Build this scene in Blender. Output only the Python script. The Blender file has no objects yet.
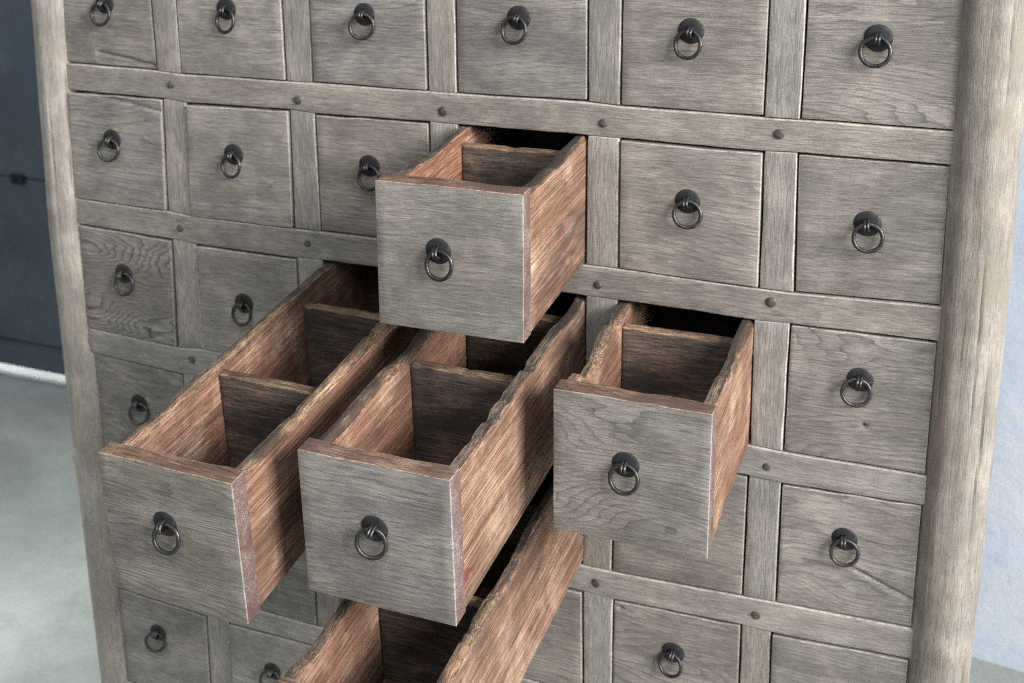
import bpy, bmesh, math, random
from mathutils import Vector, Matrix, noise as mn
random.seed(7)
V = Vector
C = bpy.context.scene.collection
SC = bpy.context.scene

# ------------------------------------------------------------------ helpers
def link(name, me, parent=None):
    o = bpy.data.objects.new(name, me)
    C.objects.link(o)
    if parent: o.parent = parent
    return o

def tag(o, label=None, cat=None, group=None, kind=None):
    for k, v in (('label', label), ('category', cat), ('group', group), ('kind', kind)):
        if v: o[k] = v
    return o

def empty(name, loc=(0, 0, 0)):
    o = link(name, None); o.location = loc; o.empty_display_size = .05
    return o

def n1(x, seed, f=1.0):
    return mn.noise(V((x * f, seed * 7.31 + .37, seed * 3.17)))

def frac01(x, seed, f):
    return .5 + .5 * n1(x, seed, f)

SEED = [0]
def board(name, mats, quad, n, T, parent=None, r=.0016, step=.012, nv=6, wob=.0005, rv=None,
          tags=(0, 0, 0, 0, 0, 0), drop=None, r10=None, r11=None, disp=None, offs=None, tint=None, warp=.0004,
          figure=None, ends=None):
    """A plank: quad = (p00, p10, p11, p01), u runs p00->p10 (grain), v runs p00->p01; n = outward normal of the face.
    tags = material slot of (face, v1 edge, back, v0 edge, u0 end, u1 end)."""
    if len(tags) == 6: tags = tuple(tags) + (tags[1], tags[1])
    SEED[0] += 1; sd = SEED[0] * 1.37
    p00, p10, p11, p01 = [V(p) for p in quad]; n = V(n).normalized()
    L = ((p10 - p00).length + (p11 - p01).length) / 2
    us = [0, r * .3 / L, r / L]
    k = max(2, int(L / step))
    us += [r / L + (1 - 2 * r / L) * i / k for i in range(1, k)]
    us += [1 - r / L, 1 - r * .3 / L, 1]
    ins = [r, r * .3, 0] + [0] * (k - 1) + [0, r * .3, r]
    off = V(offs) if offs else V((random.uniform(-40, 40), random.uniform(-40, 40), random.uniform(-40, 40)))
    tint = random.uniform(.85, 1.12) if tint is None else tint
    figure = random.choice((.25, .4, .6, .9)) if figure is None else figure
    bm = bmesh.new()
    aw = bm.verts.layers.float_vector.new('wood')
    ae = bm.verts.layers.float.new('edge')
    at = bm.verts.layers.float.new('tint')
    af = bm.verts.layers.float.new('figure')
    rings = []; segt = None
    for ui, (u, inset) in enumerate(zip(us, ins)):
        a = p00.lerp(p10, u); b = p01.lerp(p11, u)
        d = (b - a); W = d.length; d.normalize()
        x = u * L
        dr = drop(u) if drop else 0
        W2 = W - dr
        ra = r * (1 + .5 * n1(x, sd, 40)); rb = max(r10(u), .0006) if r10 else r * (1 + .5 * n1(x, sd + 1, 40))
        rc = max(r11(u), .0006) if r11 else r; rd = r
        w00 = wob * n1(x, sd + 2, 18); w01 = wob * n1(x, sd + 3, 18)
        loop = []   # (v, w, seg tag, edge weight)
        def arc(cv, cw, rad, a0):
            for j in range(4):
                t = a0 + (math.pi / 2) * j / 3
                yield cv + rad * math.cos(t), cw + rad * math.sin(t), int(j in (1, 2))
        # front face is w=0.  corner v0/w0: from (0, ra) to (ra, 0)
        for v, w, e in arc(w00 + ra, ra, ra, math.pi): loop.append([v, w, 3, e])
        for j in range(1, nv):
            f = j / nv; v = w00 + ra + (W2 + w01 - rb - w00 - ra) * f
            w = warp * mn.noise(V((x * 9, v * 14, sd)))
            if disp: w -= disp(u, v / W)
            loop.append([v, w, 0, 0])
        for v, w, e in arc(W2 + w01 - rb, rb, rb, -math.pi / 2): loop.append([v, w, 1, e])
        for v, w, e in arc(W2 + w01 - rc, T - rc, rc, 0): loop.append([v, w, 1, e])
        loop.append([W2 / 2, T, 2, 0])
        for v, w, e in arc(w00 + rd, T - rd, rd, math.pi / 2): loop.append([v, w, 2, e])
        ring = []
        for v, w, tg, e in loop:
            if inset:
                v = min(max(v, inset + w00), W2 + w01 - inset); w = min(max(w, inset), T - inset)
            vt = bm.verts.new(a + d * v - n * w)
            vt[aw] = V((x, v, w)) + off
            vt[ae] = 0.0 if ui in (0, len(us) - 1) else 1.0 if (e or inset) else 0.0
            vt[at] = tint; vt[af] = figure
            ring.append(vt)
        rings.append(ring)
        N = len(loop)
        if segt is None:
            segt = []
            for j in range(N):
                if j < 3: segt.append(0)                       # v0 front arc counts as face
                elif j < 3 + nv: segt.append(0)
                elif j < 3 + nv + 3: segt.append(6)
                elif j < 3 + nv + 4: segt.append(1)
                elif j < 3 + nv + 7: segt.append(7)
                elif j < N - 4: segt.append(2)
                elif j < N - 1: segt.append(2)
                else: segt.append(3)
    for i in range(len(rings) - 1):
        A, B = rings[i], rings[i + 1]
        for j in range(N):
            f = bm.faces.new((A[j], A[(j + 1) % N], B[(j + 1) % N], B[j]))
            f.material_index = tags[segt[j]]; f.smooth = True
    f = bm.faces.new(rings[0]); f.material_index = tags[4]
    f = bm.faces.new(list(reversed(rings[-1]))); f.material_index = tags[5]
    bmesh.ops.recalc_face_normals(bm, faces=bm.faces)
    me = bpy.data.meshes.new(name); bm.to_mesh(me); bm.free()
    for m in mats: me.materials.append(m)
    me.set_sharp_from_angle(angle=math.radians(50))
    return link(name, me, parent)

def from_bm(name, bm, mats, parent=None, smooth=True):
    bmesh.ops.recalc_face_normals(bm, faces=bm.faces)
    me = bpy.data.meshes.new(name); bm.to_mesh(me); bm.free()
    if smooth:
        for p in me.polygons: p.use_smooth = True
        me.set_sharp_from_angle(angle=math.radians(45))
    for m in (mats if isinstance(mats, (list, tuple)) else [mats]): me.materials.append(m)
    return me if parent is False else link(name, me, parent)

def add_tube(bm, pts, rad, seg=8, closed=False):
    pts = [V(p) for p in pts]; N = len(pts); rings = []
    up = None
    for i, p in enumerate(pts):
        a = pts[(i - 1) % N] if (closed or i > 0) else p
        b = pts[(i + 1) % N] if (closed or i < N - 1) else p
        t = (b - a).normalized()
        if up is None:
            up = V((1, 0, 0)) if abs(t.x) < .9 else V((0, 0, 1))
        s = t.cross(up)
        if s.length < 1e-4: s = t.orthogonal()
        s.normalize(); up = s.cross(t).normalized()
        rr = rad(i / N) if callable(rad) else rad
        rings.append([bm.verts.new(p + (s * math.cos(q) + up * math.sin(q)) * rr) for q in [2 * math.pi * k / seg for k in range(seg)]])
    for i in range(N if closed else N - 1):
        A, B = rings[i], rings[(i + 1) % N]
        sh = 0
        if closed and i == N - 1:
            sh = min(range(seg), key=lambda k: sum((A[j].co - B[(j + k) % seg].co).length for j in range(seg)))
        for j in range(seg):
            bm.faces.new((A[j], A[(j + 1) % seg], B[(j + 1 + sh) % seg], B[(j + sh) % seg]))
    if not closed:
        bm.faces.new(rings[0]); bm.faces.new(list(reversed(rings[-1])))

def add_box(bm, a, b, M=None):
    (x0, y0, z0), (x1, y1, z1) = a, b
    vs = [bm.verts.new(((M @ V(p)) if M else V(p))) for p in ((x0, y0, z0), (x1, y0, z0), (x1, y1, z0), (x0, y1, z0), (x0, y0, z1), (x1, y0, z1), (x1, y1, z1), (x0, y1, z1))]
    for q in ((0, 3, 2, 1), (4, 5, 6, 7), (0, 1, 5, 4), (1, 2, 6, 5), (2, 3, 7, 6), (3, 0, 4, 7)):
        bm.faces.new([vs[i] for i in q])

# ------------------------------------------------------------------ materials
class G:
    def __init__(s, name):
        s.m = bpy.data.materials.new(name); s.m.use_nodes = True
        s.t = s.m.node_tree; s.t.nodes.clear()
        s.out = s.n('ShaderNodeOutputMaterial'); s.b = s.n('ShaderNodeBsdfPrincipled')
        s.l(s.b.outputs[0], s.out.inputs[0])
    def n(s, ty, **k):
        x = s.t.nodes.new(ty)
        for a, v in k.items(): setattr(x, a, v)
        return x
    def l(s, a, b): s.t.links.new(a, b)
    def put(s, sock, v):
        if isinstance(v, bpy.types.NodeSocket): s.l(v, sock)
        elif v is not None:
            if isinstance(v, (tuple, list)) and len(v) == 3 and sock.type == 'RGBA': v = (*v, 1)
            sock.default_value = v
    def attr(s, name, out=2):
        return s.n('ShaderNodeAttribute', attribute_name=name).outputs[{'v': 1, 'f': 2}.get(out, out)]
    def math(s, op, a, b=None, c=None, clamp=False):
        x = s.n('ShaderNodeMath', operation=op); x.use_clamp = clamp
        s.put(x.inputs[0], a); s.put(x.inputs[1], b); s.put(x.inputs[2], c); return x.outputs[0]
    def vm(s, op, a, b=None):
        x = s.n('ShaderNodeVectorMath', operation=op); s.put(x.inputs[0], a); s.put(x.inputs[1], b); return x.outputs[0]
    def noise(s, vec, scale=1., detail=4., rough=.55, dist=0., col=False):
        x = s.n('ShaderNodeTexNoise'); s.put(x.inputs['Vector'], vec); s.put(x.inputs['Scale'], scale)
        s.put(x.inputs['Detail'], detail); s.put(x.inputs['Roughness'], rough); s.put(x.inputs['Distortion'], dist)
        return x.outputs[1 if col else 0]
    def mix(s, f, a, b, mode='MIX'):
        x = s.n('ShaderNodeMix', data_type='RGBA', blend_type=mode); x.clamp_factor = True
        s.put(x.inputs[0], f); s.put(x.inputs[6], a); s.put(x.inputs[7], b); return x.outputs[2]
    def ramp(s, f, stops):
        x = s.n('ShaderNodeValToRGB'); s.put(x.inputs[0], f); e = x.color_ramp.elements
        while len(e) < len(stops): e.new(.5)
        for el, (p, c) in zip(e, stops):
            el.position = p; el.color = (*c, 1) if len(c) == 3 else c
        return x.outputs[0]
    def rng(s, v, a, b, c=0., d=1.):
        x = s.n('ShaderNodeMapRange'); x.clamp = True
        for i, q in enumerate((v, a, b, c, d)): s.put(x.inputs[i], q)
        return x.outputs[0]
    def bump(s, h, strength=.5, dist=.001, normal=None):
        x = s.n('ShaderNodeBump'); s.put(x.inputs['Height'], h); x.inputs['Strength'].default_value = strength
        x.inputs['Distance'].default_value = dist
        if normal: s.l(normal, x.inputs['Normal'])
        return x.outputs[0]
    def grey(s, f):
        x = s.n('ShaderNodeCombineColor'); 
        for i in range(3): s.put(x.inputs[i], f)
        return x.outputs[0]

def wood(name, dark, mid, light, warm, edgec, rough=.8, fib=.35, ringk=.5, spec=.25, edge=.5, bumpd=.0006,
         stain=None, stain_t=(.52, .62), fleck=None, patch=None, ringf=130., hairk=.6, warpk=.010, sk=.45, fleckk=.6, lx=1., paint=None):
    g = G(name)
    p0 = g.attr('wood', 'v'); figure = g.attr('figure', 'f')
    p = g.vm('MULTIPLY', p0, (lx, 1, 1))
    w1 = g.noise(g.vm('MULTIPLY', p, (5, 20, 20)), 1, 3, .5)
    w2 = g.noise(g.vm('MULTIPLY', p, (2.2, 7, 7)), 1, 2, .5)
    wv = g.n('ShaderNodeCombineXYZ')
    g.put(wv.inputs[1], g.math('MULTIPLY', w1, warpk))
    pw = g.vm('ADD', p, wv.outputs[0])
    fibre = g.noise(g.vm('MULTIPLY', p, (55, 760, 760)), 1, 3, .7)
    streak = g.noise(g.vm('MULTIPLY', pw, (7, 150, 150)), 1, 7, .75)
    broad = g.noise(g.vm('MULTIPLY', pw, (3, 28, 28)), 1, 4, .6)
    blot = g.noise(p0, 17, 5, .6)
    # growth rings: contour lines of a strongly warped field
    sp = g.n('ShaderNodeSeparateXYZ'); g.l(p, sp.inputs[0])
    fld = g.math('ADD', g.math('MULTIPLY', g.math('ADD', sp.outputs[1], g.math('MULTIPLY', sp.outputs[2], .4)), ringf),
                 g.math('MULTIPLY', g.math('ADD', g.math('MULTIPLY', w2, 26.), g.math('MULTIPLY', w1, 5.)), g.math('ADD', .35, figure)))
    fr = g.math('FRACT', fld)
    hair = g.noise(g.vm('MULTIPLY', g.vm('ADD', pw, (7, 2, 9)), (9, 520, 520)), 1, 2, .5)
    hk = g.math('MULTIPLY', g.rng(hair, .60, .66, 0, 1), g.rng(broad, .35, .6, .15, 1))
    ring = g.math('POWER', fr, 4.)
    ring = g.math('MULTIPLY', ring, g.rng(broad, .25, .55, .35, 1))
    t = g.math('ADD', g.math('MULTIPLY', streak, sk), g.math('ADD', g.math('MULTIPLY', broad, .30), g.math('MULTIPLY', blot, .85 - .3 - sk + .15)))
    col = g.ramp(t, [(.45, dark), (.575, mid), (.70, light)])
    col = g.mix(g.rng(blot, .52, .72, 0, .55), col, warm)
    if patch:
        pn = g.noise(g.vm('ADD', p, (9, 4, 2)), 9, 4, .6)
        col = g.mix(g.rng(pn, .5, .66, 0, .8), col, patch)
    kr = g.math('MULTIPLY', g.math('MULTIPLY', ring, ringk), g.math('ADD', .2, g.math('MULTIPLY', figure, .9)))
    col = g.mix(kr, col, tuple(c * .42 for c in dark))
    col = g.mix(g.math('MULTIPLY', hk, hairk), col, tuple(c * .5 for c in dark))
    grit = g.noise(p0, 1100, 2, .7)
    ff = g.math('MULTIPLY', g.rng(fibre, .34, .66, 1 - fib * 1.25, 1 + fib * 1.25), g.rng(grit, .32, .68, 1 - fib * 1.1, 1 + fib * 1.1))
    pore = g.noise(g.vm('MULTIPLY', g.vm('ADD', p, (3, 1, 5)), (60, 900, 900)), 1, 2, .5)
    pk = g.rng(pore, .60, .70, 0, .55)
    col = g.mix(1.0, col, g.grey(ff), 'MULTIPLY')
    col = g.mix(g.math('MULTIPLY', pk, fib * 1.6), col, tuple(c * .3 for c in dark))
    if fleck:      # pale torn fibres
        fl = g.noise(g.vm('MULTIPLY', g.vm('ADD', pw, (1, 8, 3)), (14, 520, 520)), 1, 3, .6)
        fm = g.math('MULTIPLY', g.rng(fl, .57, .68, 0, fleckk), g.rng(broad, .40, .6, .1, 1))
        col = g.mix(fm, col, fleck)
    if stain:
        s1 = g.noise(g.vm('MULTIPLY', g.vm('ADD', p, (5, 5, 1)), (8, 22, 22)), 1, 5, .65)
        col = g.mix(g.rng(s1, stain_t[0], stain_t[1], 0, .85), col, stain)
    if paint:
        pq = g.noise(g.vm('MULTIPLY', g.vm('ADD', p0, (2, 6, 7)), (11, 24, 24)), 1, 5, .65)
        col = g.mix(g.rng(pq, .655, .685, 0, .8), col, paint)
        col = g.mix(g.math('MULTIPLY', g.rng(pq, .30, .38, .6, 0), 1), col, (.22, .155, .148))
    if edge:
        en = g.noise(p0, 160, 4, .6)
        col = g.mix(g.math('MULTIPLY', g.math('MULTIPLY', g.attr('edge', 'f'), edge), g.rng(en, .35, .62, .1, 1)), col, edgec)
    tn = g.attr('tint', 'f')
    col = g.mix(g.math('FRACT', g.math('MULTIPLY', tn, 37.3)), col, g.mix(1.0, col, (1.045, 1.0, .94), 'MULTIPLY'))
    col = g.mix(1.0, col, g.grey(tn), 'MULTIPLY')
    g.put(g.b.inputs['Base Color'], col)
    g.put(g.b.inputs['Roughness'], g.rng(streak, .3, .7, rough + .08, rough - .1))
    g.b.inputs['Specular IOR Level'].default_value = spec
    h = g.math('ADD', g.math('MULTIPLY', fibre, .6), g.math('SUBTRACT', g.math('MULTIPLY', streak, .9), g.math('ADD', g.math('MULTIPLY', ring, .25), g.math('MULTIPLY', pk, .5))))
    g.put(g.b.inputs['Normal'], g.bump(h, .7, bumpd))
    return g.m

M_GREY = wood('weathered_grey_wood', (.182, .169, .155), (.284, .267, .247), (.368, .350, .328), (.300, .262, .228), (.50, .475, .445), ringk=.7, fib=.25, edge=.75, sk=.26, bumpd=.00035, stain=(.19, .172, .155), stain_t=(.58, .72), hairk=.55)
M_RAIL = wood('weathered_rail_wood', (.205, .193, .179), (.293, .279, .260), (.372, .356, .335), (.306, .272, .236), (.52, .495, .465), ringk=.35, fib=.26, edge=.8, sk=.26, bumpd=.0004, hairk=.45)
M_POST = wood('weathered_post_wood', (.20, .183, .162), (.305, .284, .254), (.40, .378, .345), (.335, .290, .236), (.5, .46, .4), ringk=.25, fib=.17, edge=0, patch=(.235, .21, .178), bumpd=.0008, ringf=60, sk=.25, hairk=.5, stain=(.22, .195, .16), stain_t=(.57, .66))
M_RAW = wood('raw_brown_wood', (.135, .078, .052), (.325, .205, .142), (.50, .36, .27), (.50, .365, .275), (.5, .38, .25), ringk=.7, fib=.40, fleck=(.66, .52, .40), fleckk=.6, stain=(.085, .055, .045), stain_t=(.545, .655), patch=(.225, .118, .080), edge=.3, bumpd=.0008, spec=.2, ringf=170, warpk=.003, sk=.45, lx=.4, hairk=.8, paint=(.135, .035, .034))
M_INNER = wood('reddish_inner_wood', (.125, .070, .048), (.285, .172, .118), (.45, .31, .225), (.47, .33, .255), (.4, .26, .15), ringk=.6, fib=.42, fleck=(.52, .35, .25), fleckk=.5, stain=(.075, .046, .036), stain_t=(.53, .64), patch=(.26, .112, .068), edge=.2, bumpd=.0008, warpk=.003, sk=.45, lx=.5, hairk=.8)
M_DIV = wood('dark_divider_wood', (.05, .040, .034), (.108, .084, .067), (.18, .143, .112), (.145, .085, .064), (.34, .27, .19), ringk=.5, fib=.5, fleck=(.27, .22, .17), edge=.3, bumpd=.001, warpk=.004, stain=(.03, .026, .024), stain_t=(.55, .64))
M_WORN = wood('worn_edge_wood', (.055, .046, .040), (.145, .115, .088), (.28, .22, .155), (.24, .14, .09), (.52, .40, .26), ringk=.2, fib=.55, stain=(.035, .030, .028), stain_t=(.49, .57), fleck=(.48, .37, .25), edge=0, bumpd=.0016, warpk=.004)
M_TAN = wood('straw_broken_edge_wood', (.10, .07, .05), (.28, .185, .115), (.50, .375, .245), (.33, .18, .11), (.52, .40, .26), ringk=.2, fib=.55, stain=(.05, .036, .028), stain_t=(.52, .60), fleck=(.62, .49, .34), edge=0, bumpd=.0016, warpk=.004)
M_CUT = wood('sawn_front_edge_wood', (.12, .075, .055), (.235, .150, .110), (.36, .255, .195), (.33, .225, .165), (.52, .42, .35), ringk=.6, fib=.42, edge=.7, bumpd=.0008, stain=(.10, .068, .055), stain_t=(.52, .62))
M_END = wood('pinkish_end_wood', (.16, .115, .105), (.26, .205, .19), (.37, .31, .295), (.23, .155, .13), (.62, .55, .52), ringk=.5, fib=.45, edge=.8, stain=(.13, .075, .062), stain_t=(.50, .60), bumpd=.0008)
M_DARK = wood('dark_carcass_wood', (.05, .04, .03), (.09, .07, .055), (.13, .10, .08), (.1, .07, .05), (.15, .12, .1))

def iron(name, base, rough, met):
    g = G(name); tc = g.n('ShaderNodeTexCoord').outputs['Object']
    a = g.noise(tc, 420, 4, .6); b = g.noise(tc, 130, 3, .6)
    g.put(g.b.inputs['Base Color'], g.ramp(b, [(.35, tuple(c * .6 for c in base)), (.6, base), (.75, (base[0] * 2.2, base[1] * 1.9, base[2] * 1.7))]))
    g.b.inputs['Metallic'].default_value = met
    g.put(g.b.inputs['Roughness'], g.rng(a, .3, .7, rough - .12, rough + .15))
    g.put(g.b.inputs['Normal'], g.bump(g.math('ADD', a, b), .5, .0008))
    return g.m
M_IRON = iron('black_iron', (.019, .019, .021), .60, .15)
M_RING = iron('worn_iron', (.085, .084, .086), .36, .8)
M_NAIL = iron('dull_nail_iron', (.10, .095, .09), .55, .5)

def plaster():
    g = G('pale_blue_plaster'); p = g.n('ShaderNodeTexCoord').outputs['Object']
    a = g.noise(p, 3, 6, .6); b = g.noise(p, 14, 5, .65); c = g.noise(p, 9, 3, .5)
    col = g.ramp(a, [(.3, (.43, .49, .585)), (.55, (.50, .56, .645)), (.75, (.57, .61, .67))])
    col = g.mix(g.rng(b, .6, .74, 0, .5), col, (.42, .47, .56))
    col = g.mix(g.rng(c, .62, .7, 0, .35), col, (.55, .55, .66))
    g.put(g.b.inputs['Base Color'], col); g.b.inputs['Roughness'].default_value = .85
    d = g.noise(p, 34, 4, .6); col = g.mix(g.rng(d, .62, .70, 0, .5), col, (.36, .40, .48)); g.put(g.b.inputs['Base Color'], col)
    g.put(g.b.inputs['Normal'], g.bump(b, .3, .01)); return g.m
def door_mat():
    g = G('dark_blue_steel_paint'); p = g.n('ShaderNodeTexCoord').outputs['Object']
    a = g.noise(p, 4, 5, .6); b = g.noise(g.vm('MULTIPLY', p, (30, 30, 3)), 1, 4, .6); c = g.noise(p, 60, 3, .6)
    col = g.ramp(a, [(.3, (.050, .066, .084)), (.6, (.082, .105, .128)), (.8, (.12, .15, .17))])
    col = g.mix(g.rng(b, .5, .7, 0, .4), col, (.06, .085, .11))
    col = g.mix(g.rng(c, .66, .76, 0, .5), col, (.2, .22, .23))
    g.put(g.b.inputs['Base Color'], col); g.put(g.b.inputs['Roughness'], g.rng(a, .3, .7, .28, .45)); return g.m
def floor_mat():
    g = G('grey_green_concrete'); p = g.n('ShaderNodeTexCoord').outputs['Object']
    a = g.noise(p, 2.2, 6, .6, .4); b = g.noise(p, 11, 6, .65); c = g.noise(p, 120, 3, .6)
    col = g.ramp(a, [(.34, (.20, .213, .20)), (.5, (.29, .307, .288)), (.68, (.37, .388, .365))])
    col = g.mix(g.rng(b, .52, .68, 0, .55), col, (.22, .23, .22))
    col = g.mix(1.0, col, g.grey(g.rng(c, .3, .7, .9, 1.1)), 'MULTIPLY')
    g.put(g.b.inputs['Base Color'], col); g.put(g.b.inputs['Roughness'], g.rng(b, .3, .7, .4, .7))
    g.put(g.b.inputs['Normal'], g.bump(g.math('ADD', b, c), .15, .004)); return g.m
M_WALL, M_DOOR, M_FLOOR = plaster(), door_mat(), floor_mat()

# ------------------------------------------------------------------ measured layout (metres; face plane y = 0)
Lc = [-.1055, .0903, .2849, .4801, .6792, .8778]
Rc = [.0515, .2469, .4421, .6403, .8400, 1.0328]
Tr = [.165, -.0384, -.2399, -.4419, -.6496, -.8475]
Br = [0., -.2001, -.4015, -.6094, -.8106, -1.012]
FLOOR = -1.25
# hand-made irregularity of each opening's corners in mm (column, row, corner): (dx, dz)
CO = {(0, 0, 'BL'): (4, 2), (1, 0, 'BL'): (-1, -1.5), (3, 0, 'BR'): (1, 1.9), (0, 1, 'TL'): (4, 1.3), (0, 1, 'TR'): (4.5, 1.1),
      (0, 1, 'BL'): (-4, 3.2), (0, 1, 'BR'): (-2.8, 1.1), (1, 1, 'TL'): (1.7, -2.2), (1, 1, 'TR'): (1.6, .7), (1, 1, 'BL'): (-4, -2),
      (1, 1, 'BR'): (-1.3, -1.1), (2, 1, 'TL'): (-.6, -2.2), (4, 1, 'TR'): (1, -1), (4, 1, 'BR'): (2.6, -2.3), (5, 1, 'TL'): (-1.7, .3),
      (5, 1, 'TR'): (-2, 1.6), (5, 1, 'BL'): (2.7, -2.3), (5, 1, 'BR'): (0, 3.8), (5, 2, 'TR'): (.6, 2.4), (5, 2, 'BL'): (0, -1.4),
      (4, 2, 'TR'): (-2, -2), (5, 3, 'TL'): (0, -2.3), (5, 3, 'TR'): (-.3, 3.1), (5, 3, 'BL'): (1, 2.1), (5, 3, 'BR'): (0, 7.2),
      (5, 4, 'TL'): (-2.2, -1.3), (5, 4, 'TR'): (0, 6.3), (4, 3, 'BL'): (-2.6, -5.8), (3, 3, 'BR'): (-2, -5.5), (3, 4, 'TR'): (-1, -4),
      (4, 4, 'TL'): (0, -5), (0, 2, 'TL'): (1, 5), (0, 2, 'BL'): (-3.5, 3.8), (0, 2, 'BR'): (-5.5, -3.4), (1, 2, 'TL'): (-.4, -1.9),
      (1, 2, 'TR'): (.8, -2), (0, 3, 'TL'): (0, 5.2), (0, 3, 'TR'): (-2.2, -3.5), (0, 5, 'TL'): (2.6, 9.0), (0, 5, 'TR'): (3.8, .5),
      (1, 5, 'TL'): (3.9, -1), (1, 4, 'BR'): (-2.4, -4.2), (0, 4, 'BL'): (0, 6)}
rj = random.Random(3)
def corner(c, r, k):
    x = Lc[c] if k[1] == 'L' else Rc[c]; z = Tr[r] if k[0] == 'T' else Br[r]
    dx, dz = CO.get((c, r, k), (rj.uniform(-.8, .8), rj.uniform(-.6, .6)))
    return V((x + dx * .001, 0, z + dz * .001))
COR = {(c, r, k): corner(c, r, k) for c in range(6) for r in range(6) for k in ('TL', 'TR', 'BL', 'BR')}
OPEN = {(3, 1): dict(pull=.2432, s=(-.0113, .0228, -.0003, .001)), (2, 2): dict(pull=.4827, s=(.0658, -.0226, .0005, -.0006)),
        (3, 2): dict(pull=.4279, s=(.0429, -.0063, -.0002, -.0002)), (4, 2): dict(pull=.2486, s=(-.0011, .0132, -.0002, .0002)),
        (3, 3): dict(pull=.512, s=(.069, -.010, 0, 0))}

# ------------------------------------------------------------------ cabinet
CAB = empty('apothecary_cabinet', (.46, .3, FLOOR))
tag(CAB, 'weathered grey wooden apothecary cabinet with round corner posts and a grid of small drawers', 'cabinet')
bpy.context.view_layer.update()
CABI = Matrix.Translation(-CAB.location)
def cab(o, parent=CAB):
    o.matrix_parent_inverse = CABI if parent is CAB else Matrix()
    return o

XL, XR = -.1095, 1.0342
# rails
def polyboard(name, mats, bot, top, T, y):
    """horizontal rail with polyline lower and upper edges (lists of (x, z))"""
    def at(pl, x):
        for (x0, z0), (x1, z1) in zip(pl, pl[1:]):
            if x <= x1: return z0 + (z1 - z0) * (x - x0) / max(x1 - x0, 1e-6)
        return pl[-1][1]
    zt = max(p[1] for p in top) ; zb = min(p[1] for p in bot)
    o = board(name, mats, ((XL, y, zb), (XR, y, zb), (XR, y, zt), (XL, y, zt)), (0, -1, 0), T, r=.0022, step=.008, nv=6, wob=.0007, warp=.0006)
    for v in o.data.vertices:
        f = (v.co.z - zb) / (zt - zb)
        lo, hi = at(bot, v.co.x), at(top, v.co.x)
        v.co.z = lo + (hi - lo) * f
    return o

def edge_line(r, side):   # polyline along the bottoms (side 'B') or tops ('T') of row r
    pl = []
    for c in range(6):
        a, b = COR[(c, r, side + 'L')], COR[(c, r, side + 'R')]
        g = -.0004 if side == 'B' else .0004
        pl += [(a.x, a.z + g), (b.x, b.z + g)]
    pl[0] = (XL - .004, pl[0][1]); pl[-1] = (XR + .004, pl[-1][1])
    return pl

NAILS = {0: [(.0719, -.0177), (.2626, -.0241), (.4614, -.023), (.6598, -.0218), (.856, -.0181)],
         1: [(.0679, -.221), (.2650, -.2190), (.4610, -.2215), (.6558, -.2238), (.8564, -.2166)],
         2: [(.0690, -.4195), (.2650, -.4210), (.4600, -.4220), (.6560, -.4225), (.8606, -.4256)],
         3: [(.0690, -.6290), (.2650, -.6290), (.4600, -.6300), (.6571, -.6361), (.857, -.6304)],
         4: [(.0690, -.8280), (.2650, -.8320), (.4600, -.8300), (.6560, -.8300), (.857, -.8290)]}
def nail_mesh():
    bm = bmesh.new(); prof = [(.0046, 0), (.0044, .0012), (.0034, .0021), (.0018, .0026)]
    rings = [[bm.verts.new((R * (1 + .07 * math.sin(3 * a + 1)) * math.cos(a), -h, R * math.sin(a))) for a in [k * math.pi / 6 for k in range(12)]] for R, h in prof]
    for A, B in zip(rings, rings[1:]):
        for j in range(12): bm.faces.new((A[j], A[(j + 1) % 12], B[(j + 1) % 12], B[j]))
    bm.faces.new(rings[-1]); bm.faces.new(list(reversed(rings[0])))
    return from_bm('nail', bm, M_NAIL, False)
NM = nail_mesh()
rails = []
top_line = [(XL, .206), (XR, .206)]
for r in range(7):
    if r == 0: bot, top = edge_line(0, 'T'), top_line
    elif r == 6: bot, top = [(XL, -1.052), (XR, -1.052)], edge_line(5, 'B')
    else: bot, top = edge_line(r, 'T'), edge_line(r - 1, 'B')
    o = polyboard('rail', [M_RAIL], bot, top, .022, random.uniform(-.0006, .0006))
    o.parent = CAB; cab(o); rails.append(o)
    for (x, z) in NAILS.get(r - 1, []):
        q = link('nail', NM, o); q.location = (x, -.0004, z); q.rotation_euler = (random.uniform(-.12, .12), random.uniform(0, 6), random.uniform(-.12, .12))
        s = random.uniform(1.05, 1.35); q.scale = (s, s * .6, s)
# stiles (short uprights between the rails)
for r in range(6):
    for c in range(5):
        a, b = COR[(c, r, 'BR')], COR[(c + 1, r, 'BL')]; d, e = COR[(c, r, 'TR')], COR[(c + 1, r, 'TL')]
        y = random.uniform(.0008, .0022)
        o = board('stile', [M_RAIL], ((b.x - .0006, y, b.z), (e.x - .0006, y, e.z), (d.x + .0006, y, d.z), (a.x + .0006, y, a.z)), (0, -1, 0), .02, CAB, r=.002, nv=5, wob=.0007, warp=.0006)
        cab(o)
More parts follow.
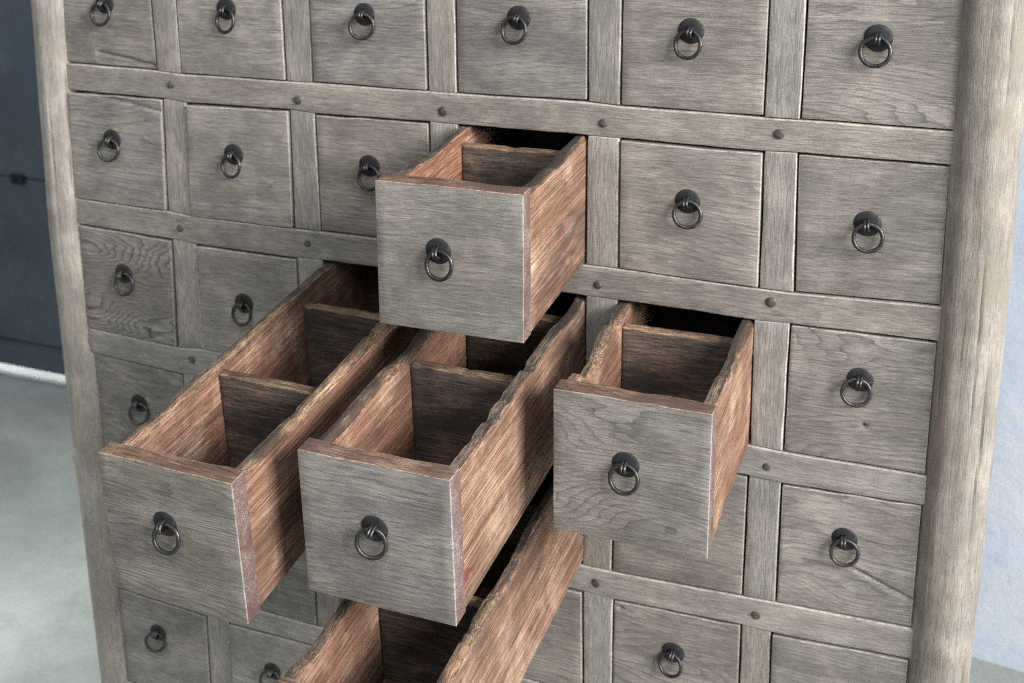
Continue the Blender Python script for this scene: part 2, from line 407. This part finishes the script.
# posts
def post(path, r0, seed, yc, tint=1.):
    bm = bmesh.new(); aw = bm.verts.layers.float_vector.new('wood'); at = bm.verts.layers.float.new('tint'); af = bm.verts.layers.float.new('figure'); ae = bm.verts.layers.float.new('edge')
    def xc(z):
        for (z0, x0), (z1, x1) in zip(path, path[1:]):
            if z <= z1: return x0 + (x1 - x0) * (z - z0) / (z1 - z0)
        return path[-1][1]
    K = 110; rings = []
    cr = random.Random(int(seed * 10))
    cracks = [(cr.uniform(-2.7, -.3), cr.uniform(-1.0, .1), cr.uniform(.06, .22), cr.uniform(.0012, .003)) for k in range(9)]
    for i in range(261):
        z = FLOOR + .0 + (.214 - FLOOR) * i / 260
        ring = []
        for k in range(K):
            a = 2 * math.pi * k / K
            R = r0 * (1 + .022 * mn.noise(V((math.cos(a) * .9, math.sin(a) * .9 + seed, z * 4))) + .012 * mn.noise(V((math.cos(a) * 3, math.sin(a) * 3 + seed, z * 11))))
            # a slightly faceted, hand-planed round
            R *= 1 + .012 * math.cos(8 * a + seed)
            # two old knots
            for (ka, kz, kr, kh) in ((-2.2, -.21, .016, .003), (-1.0, -.42, .012, -.0025), (-2.6, -.62, .014, .003)):
                dd = ((((a - ka - seed * .3 + math.pi) % (2 * math.pi)) - math.pi) * r0) ** 2 + (z - kz) ** 2
                R += kh * math.exp(-dd / kr ** 2)
            for ca, cz, cl, cd in cracks:
                if abs(z - cz) < cl:
                    da = ((a - ca - .10 * n1(z, seed + ca, 9) + math.pi) % (2 * math.pi)) - math.pi
                    if abs(da) < .2: R -= cd * (1 - ((z - cz) / cl) ** 2) * math.exp(-(da * r0 / .0011) ** 2)
            v = bm.verts.new((xc(z) + R * math.cos(a), yc + R * math.sin(a), z))
            v[aw] = V((z + seed * 5, R * math.cos(a) * 1.2, R * math.sin(a) * 1.2 + seed)); v[at] = tint; v[af] = .5; v[ae] = 0
            ring.append(v)
        rings.append(ring)
    for A, B in zip(rings, rings[1:]):
        for k in range(K): bm.faces.new((A[k], A[(k + 1) % K], B[(k + 1) % K], B[k]))
    bm.faces.new(list(reversed(rings[0]))); bm.faces.new(rings[-1])
    return cab(from_bm('post', bm, M_POST, CAB))
post([(-1.25, -.131), (-1.05, -.1315), (-.6, -.1345), (-.25, -.1335), (.09, -.1195), (.22, -.114)], .0325, 1.3, .02, 1.261)
post([(-1.25, 1.0625), (-.68, 1.0630), (-.38, 1.0640), (-.11, 1.0620), (.135, 1.0570), (.22, 1.055)], .0350, 4.1, .02)
# carcass: sides, top, back, and the boards between the drawers
def plain(name, a, b, mat=M_DARK, u=0):
    (x0, y0, z0), (x1, y1, z1) = a, b
    bm = bmesh.new(); add_box(bm, a, b)
    for nm, val in (('tint', 1.), ('figure', .5), ('edge', 0.)):
        l = bm.verts.layers.float.new(nm)
        for v in bm.verts: v[l] = val
    l = bm.verts.layers.float_vector.new('wood')
    for v in bm.verts: v[l] = V((v.co.y, v.co.x, v.co.z)) if u == 1 else V((v.co.z, v.co.x, v.co.y)) if u == 2 else v.co.copy()
    bmesh.ops.bevel(bm, geom=bm.edges[:], offset=.0015, segments=1, affect='EDGES')
    return cab(from_bm(name, bm, mat, CAB, smooth=False))
plain('side_panel', (-.140, .040, -1.052), (-.124, .655, .205), M_RAIL, 2)
plain('side_panel', (1.054, .040, -1.052), (1.070, .655, .205), M_RAIL, 2)
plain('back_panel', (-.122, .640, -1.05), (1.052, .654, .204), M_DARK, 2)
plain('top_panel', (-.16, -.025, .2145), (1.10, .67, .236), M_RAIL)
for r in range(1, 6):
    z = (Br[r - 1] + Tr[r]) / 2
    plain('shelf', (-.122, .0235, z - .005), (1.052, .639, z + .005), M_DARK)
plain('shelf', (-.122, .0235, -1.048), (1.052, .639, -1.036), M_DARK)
for c in range(5):
    x = (Rc[c] + Lc[c + 1]) / 2
    for r in range(6):
        zt = .2 if r == 0 else (Br[r - 1] + Tr[r]) / 2 - .0055
        zb = -1.035 if r == 5 else (Br[r] + Tr[r + 1]) / 2 + .0055
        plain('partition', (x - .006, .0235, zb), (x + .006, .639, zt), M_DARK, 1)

# ------------------------------------------------------------------ drawer pulls
def plate_mesh(seed):
    bm = bmesh.new(); prof = [(.0145, 0), (.0146, .0005), (.0140, .0011), (.0110, .0018), (.0068, .0025), (.0030, .0028)]
    K = 28; rings = []
    for R, h in prof:
        rings.append([bm.verts.new((R * (1 + .022 * mn.noise(V((math.cos(2 * math.pi * k / K) * 1.5, math.sin(2 * math.pi * k / K) * 1.5, seed)))) * math.cos(2 * math.pi * k / K),
                                    -h - .0003 * mn.noise(V((k * .9, R * 300, seed))), R * math.sin(2 * math.pi * k / K))) for k in range(K)])
    for A, B in zip(rings, rings[1:]):
        for j in range(K): bm.faces.new((A[j], A[(j + 1) % K], B[(j + 1) % K], B[j]))
    bm.faces.new(rings[-1]); bm.faces.new(list(reversed(rings[0])))
    return from_bm('handle', bm, M_IRON, False)
def staple_mesh():
    bm = bmesh.new()
    for sx in (-.00175, .00175):
        pts = []
        for k in range(13):
            a = math.pi * k / 12
            pts.append((sx, -.0015 - .0122 * math.sin(a), .0058 * math.cos(a) - .0004))
        add_tube(bm, pts, .0017, 8)
    return from_bm('staple', bm, M_RING, False)
def ring_mesh(seed):
    bm = bmesh.new(); N = 44; R = .0150
    pts = [(R * math.sin(2 * math.pi * k / N) * (1 + .02 * math.sin(seed + 4 * math.pi * k / N)), 0, R * math.cos(2 * math.pi * k / N)) for k in range(N)]
    add_tube(bm, pts, lambda t: .00225 * (1 + .12 * n1(t * 9, seed)), 10, closed=True)
    return from_bm('pull_ring', bm, M_RING, False)
PLATES = [plate_mesh(s) for s in range(4)]; STAPLE = staple_mesh(); RINGS = [ring_mesh(s) for s in range(4)]
def handle(parent, x, z, y=0.):
    p = link('handle', random.choice(PLATES), parent); p.location = (x, y + .0004, z); p.rotation_euler = (0, random.uniform(-.25, .25), 0)
    s = link('staple', STAPLE, p)
    g = link('pull_ring', random.choice(RINGS), p)
    tilt = math.atan2(.0062, .030) + random.uniform(-.03, .05)
    # the ring's top wire passes through the staple, its foot leans on the drawer front
    g.rotation_euler = (-tilt, 0, random.uniform(-.26, .26))
    g.rotation_euler[1] = random.uniform(-.12, .12)
    g.location = (random.uniform(-.0009, .0004), -.0104 + .0150 * math.sin(tilt), -.0150 * math.cos(tilt) + .0008)
    return p

HPOS = {(0, 0): (.0027, .0882), (1, 0): (-.0024, .0894), (2, 0): (-.0017, .0921), (3, 0): (-.0016, .0966), (4, 0): (-.0024, .0912), (5, 0): (-.0044, .094),
        (0, 1): (-.0043, -.1022), (1, 1): (-.0059, -.1057), (2, 1): (-.0047, -.1032), (4, 1): (-.0002, -.1059), (5, 1): (-.0024, -.1116),
        (0, 2): (-.0062, -.3013), (1, 2): (-.0068, -.319), (5, 2): (.0012, -.2967), (0, 3): (-.0042, -.5074), (5, 3): (-.0032, -.5025),
        (4, 4): (-.0021, -.7135), (0, 5): (-.0087, -.9017), (1, 5): (-.002, -.912),
        (3, 1): (-.014, -.1085), (2, 2): (-.008, -.3060), (3, 2): (-.003, -.3095), (4, 2): (-.006, -.3130), (3, 3): (0, -.52)}

# ------------------------------------------------------------------ drawers
ORD = ['first', 'second', 'third', 'fourth', 'fifth', 'sixth']
ROWN = ['top', 'second', 'third', 'fourth', 'fifth', 'bottom']
LABEL = {
 (0, 0): 'closed grey drawer in the top row, touching the left post, with a chipped bottom edge',
 (1, 0): 'closed grey drawer in the top row, second from the left post',
 (2, 0): 'closed grey drawer in the top row, third from the left post',
 (3, 0): 'closed grey drawer in the top row, directly above the highest pulled out drawer',
 (4, 0): 'closed grey drawer in the top row, second from the right post',
 (5, 0): 'closed grey drawer in the top row, touching the thick right post',
 (0, 1): 'closed grey drawer in the second row, touching the left post',
 (1, 1): 'closed grey drawer in the second row, second from the left post',
 (2, 1): 'closed grey drawer just left of the highest pulled out drawer, partly hidden by its front',
 (3, 1): 'highest of the pulled out drawers, short pull, bright orange right side',
 (4, 1): 'closed grey drawer just right of the highest pulled out drawer',
 (5, 1): 'closed grey drawer in the second row, touching the thick right post',
 (0, 2): 'closed drawer with strongly swirling wood grain, touching the left post in the third row',
 (1, 2): 'closed dim drawer right of the swirling grained one, cut off by a pulled out drawer',
 (2, 2): 'leftmost pulled out drawer, far out and sagging, with two dark dividers showing',
 (3, 2): 'pulled out drawer in the middle, between the leftmost and rightmost open ones, under the highest',
 (4, 2): 'rightmost of the pulled out drawers, with rough worn sides and one divider',
 (5, 2): 'closed grey drawer right of the rightmost pulled out drawer, by the thick right post',
 (0, 3): 'closed dark drawer by the left post, just above the front of the leftmost open drawer',
 (1, 3): 'closed drawer hidden behind the leftmost open drawer in the second column',
 (2, 3): 'closed drawer directly beneath the leftmost open drawer, in its shade',
 (3, 3): 'lowest pulled out drawer, its front cut off by the bottom of the photo',
 (4, 3): 'closed drawer peeking out directly below the rightmost open drawer',
 (5, 3): 'closed grey drawer with a long crack running from its ring to the right post',
 (0, 4): 'closed drawer by the left post, behind the front of the leftmost open drawer',
 (1, 4): 'closed dark drawer peeking out below the right corner of the leftmost open drawer',
 (2, 4): 'closed dark drawer behind the left side of the lowest open drawer',
 (3, 4): 'closed drawer below the lowest open drawer, half hidden by its pale right side',
 (4, 4): 'closed grey drawer with its ring at the very bottom edge, second from the right post',
 (5, 4): 'closed drawer at the bottom right, only its upper part showing, beside the right post',
 (0, 5): 'closed dark shaded drawer low down by the left post, below the leftmost open drawer',
 (1, 5): 'closed dark shaded drawer at the bottom edge, second from the left post',
 (2, 5): 'closed drawer in the lowest row under the lowest open drawer, third from the left post',
 (3, 5): 'closed drawer in the lowest row, fourth from the left post',
 (4, 5): 'closed drawer in the lowest row, second from the right post',
 (5, 5): 'closed drawer in the lowest row, touching the right post'}
FIG = {(0, 2): 1.6, (5, 3): .8, (1, 1): .35, (5, 0): .8, (1, 0): .3, (0, 0): .3, (4, 0): .25, (4, 1): .5, (5, 2): .9}
def groove(d, w, depth): return -depth * math.exp(-(d / w) ** 2)
def crack(u, v):    # a split running from the ring to the right edge: the lower half stands proud
    if u < .50: return 0
    t = (u - .50) / .50; zc = .415 - .20 * t + .006 * n1(u, 3, 14)
    d = v - zc; k = min(1, t * 5)
    return k * (groove(d, .016, .0036) + (.0018 * math.exp(d / .06) if d < 0 else 0))
def chip(u, v):
    if u < .38: return 0
    zc = .115 - .14 * (u - .38) + .006 * n1(u, 5, 9)
    return groove(v - zc, .014, .0026) - (.0014 if v < zc else 0)
def chip_top(u, v):
    if u < .35: return 0
    zc = .985 - .15 * (u - .35) + .005 * n1(u, 8, 9)
    return groove(v - zc, .014, .0022) - (.0014 if v > zc else 0)
def worm_hole(u, v):
    return groove(math.hypot((u - .555) * 1, v - .30), .016, .006)
def notch(u, v):
    return groove(math.hypot((u - .055) * 1.0, v - .93), .02, .004) + groove(v - .93 + .15 * (u - .05), .008, .0012) * (1 if u < .16 else 0)
DISP = {(5, 3): crack, (0, 0): chip, (0, 1): chip_top, (5, 2): worm_hole, (4, 4): notch}

def rwear(sd, lo, hi):
    return lambda u: lo + (hi - lo) * min(1, max(0, .42 + 1.6 * n1(u, sd, 3.) + .25 * n1(u, sd + 2, 24) + .2 * n1(u, sd + 4, 110)))

GROW = {(3, 1): (.0050, -.0008, .0010, .0030), (2, 2): (.0040, .0005, .0045, .0035), (3, 2): (.0040, .0000, .0020, .0045), (4, 2): (.0030, -.0002, .0040, .0012), (3, 3): (.001, -.001, 0, 0)}
FT = .026     # thickness of an open drawer's front board
def front(parent, c, r, mats, quad, is_open):
    l, rr, b, t = GROW.get((c, r), (-.0016,) * 4)
    q = [V(p) for p in quad]
    q[0] += V((-l, 0, -b)); q[1] += V((rr, 0, -b)); q[2] += V((rr, 0, t)); q[3] += V((-l, 0, t))
    dsp = DISP.get((c, r))
    return board('front', mats, q, (0, -1, 0), FT if is_open else .019, parent, r11=rwear(c * 3 + r, .0008, .0060) if is_open else None, r=.0015 if not is_open else .0013, step=.003 if dsp else .010, nv=90 if dsp else 8, wob=.0008, warp=.0009,
                 tags=(0, 1, 1, 1, 2, 2), figure=FIG.get((c, r)), disp=dsp, drop=(lambda u: .0012 + .0012 * n1(u, c * 7 + r, 5)))

def worn(sd, amp, base=.0022, hf=.4, extra=()):
    q = random.Random(int(sd * 97) + 5)
    chips = [(q.random(), q.uniform(.012, .05), amp * q.uniform(.2, .7), q.uniform(.3, .9)) for k in range(int(2 + hf * 8))]
    chips += [(q.uniform(.1, .9), q.uniform(.10, .22), amp * q.uniform(.4, 1.), .5) for k in range(2 if hf > .2 else 0)]
    chips += list(extra)
    def f(u):
        a = base + .0008 * n1(u, sd, 3.) + .0002 * n1(u, sd + 5, 60)
        d = 0
        for c, w, h, sk in chips:
            t = (u - c) / w
            if -sk < t < 1 - sk:
                e = (t + sk) / sk if t < 0 else 1 - t / (1 - sk)      # steep on one side, drawn out along the grain on the other
                d = max(d, h * min(1, e * 1.6) * (.92 + .16 * n1(u, sd + 9, 22)))
        return max(0, a + d) * min(1, .25 + u * 12)
    return f
DEP = .595
def side(parent, w, h, sgn, sd, amp, T=.0135, mats=None, extra=(), low=0.):
    x = sgn * (w / 2 - .0014)
    z0 = .0015; zf = z0 - low
    if sgn > 0:   # outer face looks right
        q = ((x, FT + .0005, zf), (x, DEP, z0), (x, DEP, h - .0015), (x, FT + .0005, h - .0015)); n = (1, 0, 0)
    else:
        q = ((x, FT + .0005, zf), (x, DEP, z0), (x, DEP, h - .0015), (x, FT + .0005, h - .0015)); n = (-1, 0, 0)
    return board('side_panel', mats or [M_RAW, M_WORN, M_INNER, M_TAN], q, n, T, parent, r=.0014, step=.0045, nv=8, wob=.0010, warp=.0012, tags=(0, 1, 2, 0, 0, 0, 3, 3),
                 drop=worn(sd, amp, extra=extra), r10=rwear(sd + 11, .0012, .0078 if sgn > 0 else .004), r11=rwear(sd + 17, .0012, .0040 if sgn > 0 else .0080), figure=.5, tint=1.0)

for r in range(6):
    for c in range(6):
        bl, br, tr, tl = (COR[(c, r, k)] for k in ('BL', 'BR', 'TR', 'TL'))
        op = OPEN.get((c, r))
        piv = V(((Lc[c] + Rc[c]) / 2, 0, Br[r]))
        D = empty('drawer')
        tag(D, LABEL[(c, r)], 'drawer', 'small drawers of the apothecary cabinet')
        if op:
            sg, yw, dx, dz = op['s']
            R = Matrix.Rotation(sg, 4, 'X') @ Matrix.Rotation(yw, 4, 'Z')
            D.matrix_world = Matrix.Translation(piv + V((dx, 0, dz))) @ R @ Matrix.Translation((0, -op['pull'], 0))
            w, h = Rc[c] - Lc[c], Tr[r] - Br[r]
            jit = lambda: V((rj.uniform(-.0006, .0006), 0, rj.uniform(-.0006, .0006)))
            q = [V((-w / 2, 0, 0)), V((w / 2, 0, 0)), V((w / 2, 0, h)), V((-w / 2, 0, h))]
            front(D, c, r, [M_GREY, M_CUT, M_END], q, True)
            amp = {(3, 1): .006, (2, 2): .006, (3, 2): .008, (4, 2): .011, (3, 3): .008}[(c, r)]
            low = max(0, GROW[(c, r)][2] - .0004)
            side(D, w, h, 1, c * 3 + r * 11, amp, low=low); side(D, w, h, -1, c * 5 + r * 17 + 2, amp, extra=[(.11, .2, .017, .35), (.30, .06, .010, .3)] if (c, r) == (4, 2) else (), low=low)
            bw = w / 2 - .0155
            for y, lo in ((.214, .017), (.405, .022)):
                if (c, r) == (3, 2) and y < .3: y = .236
                if (c, r) == (2, 2) and y < .3: y, lo = .203, .012
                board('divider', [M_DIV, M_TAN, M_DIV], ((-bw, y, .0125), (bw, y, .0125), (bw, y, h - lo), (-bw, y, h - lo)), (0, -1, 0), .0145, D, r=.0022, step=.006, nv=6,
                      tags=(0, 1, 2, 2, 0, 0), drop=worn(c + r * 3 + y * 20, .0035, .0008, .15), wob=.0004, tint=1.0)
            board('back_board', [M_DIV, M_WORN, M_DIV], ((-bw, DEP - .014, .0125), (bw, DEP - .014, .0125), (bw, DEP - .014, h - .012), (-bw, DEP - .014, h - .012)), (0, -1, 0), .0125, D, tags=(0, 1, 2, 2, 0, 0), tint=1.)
            board('bottom_board', [M_INNER], ((bw - .0004, FT + .0008, .012), (bw - .0004, DEP - .001, .012), (-bw + .0004, DEP - .001, .012), (-bw + .0004, FT + .0008, .012)), (0, 0, 1), .010, D, tint=.85)
            hx, hz = HPOS[(c, r)]
            handle(D, hx, hz - Br[r])
        else:
            y = rj.uniform(-.0016, .0026)
            D.location = piv + V((0, y, 0))
            front(D, c, r, [M_GREY, M_GREY, M_GREY], [p - piv for p in (bl, br, tr, tl)], False)
            hx, hz = HPOS.get((c, r), (rj.uniform(-.004, .003), (Tr[r] + Br[r]) / 2 + .012))
            handle(D, hx, hz - Br[r])

# ------------------------------------------------------------------ room: floor, wall and steel door behind
bm = bmesh.new(); S = 30
vs = [bm.verts.new(p) for p in ((-S, -S, FLOOR), (S, -S, FLOOR), (S, S, FLOOR), (-S, S, FLOOR))]; bm.faces.new(vs)
tag(from_bm('floor', bm, M_FLOOR, smooth=False), kind='structure')
WA = math.atan2(.1447, -.9895) + math.pi      # wall runs from right to left, slightly turned to the cabinet
WM = Matrix.Translation((1.154, .902, FLOOR)) @ Matrix.Rotation(WA, 4, 'Z')    # local x to the right, local +y away from us
bm = bmesh.new()
add_box(bm, (-.95, 0, -.02), (6, .2, 3.2), WM)
DY = 1.2                                       # the door's plane, parallel to the cabinet front
add_box(bm, (-2.75, DY, FLOOR + 2.3), (.205, DY + .2, FLOOR + 3.2))
add_box(bm, (-8, DY, FLOOR - .02), (-2.7505, DY + .2, FLOOR + 3.2))
wall = tag(from_bm('wall', bm, M_WALL, smooth=False), 'pale blue plaster wall behind the right side of the cabinet', 'wall')
GAP = .051
door = empty('steel_door', (-1.217, DY, FLOOR + GAP))
tag(door, 'dark blue steel door behind the left post, with daylight showing under its lower edge', 'door')
def dpart(name, boxes, mat, parent):
    bm = bmesh.new()
    for a, b in boxes: add_box(bm, a, b)
    bmesh.ops.bevel(bm, geom=bm.edges[:], offset=.004, segments=2, affect='EDGES')
    return from_bm(name, bm, mat, parent)
dpart('lower_panel', [((-1.50, .003, .069), (1.40, .035, .5455))], M_DOOR, door)
dpart('upper_panel', [((-1.50, .000, .546), (1.40, .030, 2.24)), ((-1.50, .0352, .03), (1.40, .045, 2.24))], M_DOOR, door)
dpart('bottom_rail', [((-1.51, -.014, .0), (1.405, .034, .068))], M_DOOR, door)
dpart('latch', [((-.026, -.012, .530), (.020, -.001, .556)), ((-.012, -.020, .538), (.004, -.0125, .549))], M_IRON, door)

# ------------------------------------------------------------------ light
def area(name, loc, target, sx, sy, power, col, spread=180):
    l = bpy.data.lights.new(name, 'AREA'); l.shape = 'RECTANGLE'; l.size = sx; l.size_y = sy; l.energy = power; l.color = col
    l.spread = math.radians(spread)
    o = bpy.data.objects.new(name, l); C.objects.link(o); o.location = loc
    o.rotation_euler = (V(target) - V(loc)).to_track_quat('-Z', 'Y').to_euler(); return o
area('window_light', (4.15, -1.52, 1.60), (.5, 0, -.4), 2.3, 1.9, 335, (1., .967, .935))
area('fill_light', (1.3, -2.9, 3.0), (.5, 0, -.4), 2.8, 2.0, 62, (.97, .985, 1.))  # broad fill lamp, added to brighten the fronts and drawer insides
area('daylight_outside', (-1.2, DY + .40, FLOOR + .9), (-1.2, DY + .36, FLOOR), 2.8, .7, 17, (.95, .98, 1.), 40)
area('ceiling_light', (-1.0, -.1, 1.5), (-.80, .12, FLOOR), .8, .8, 7, (.96, 1., .975), 50)
w = bpy.data.worlds.new('World'); SC.world = w; w.use_nodes = True
bg = w.node_tree.nodes['Background']; bg.inputs[0].default_value = (.80, .89, 1., 1); bg.inputs[1].default_value = .37

# ------------------------------------------------------------------ camera
cam = bpy.data.cameras.new('camera'); co = bpy.data.objects.new('camera', cam); C.objects.link(co)
m = Matrix(((.89933988, -.09009652, .42786726), (.43494773, .28462537, -.85428852), (-.04481345, .95439563, .29516223))).to_4x4()
m.translation = (1.0819, -1.5182, .4291); co.matrix_world = m
cam.sensor_width = 36; cam.lens = 1396.6723 / 1024 * 36
cam.shift_x = 169.94 / 1024; cam.shift_y = -183.92 / 1024
cam.clip_start = .05; cam.clip_end = 200
cam.dof.use_dof = True; cam.dof.focus_distance = 1.36; cam.dof.aperture_fstop = 9.
SC.camera = co
SC.view_settings.view_transform = 'Standard'; SC.view_settings.look = 'None'
SC.view_settings.exposure = .3; SC.view_settings.gamma = 1
SC.render.engine = 'CYCLES'
SC.cycles.use_denoising = False; SC.cycles.denoising_prefilter = 'ACCURATE'
SC.cycles.max_bounces = 6; SC.cycles.use_adaptive_sampling = False; SC.cycles.use_light_tree = False
SC.cycles.pixel_filter_type = 'BLACKMAN_HARRIS'; SC.cycles.filter_width = 1.1
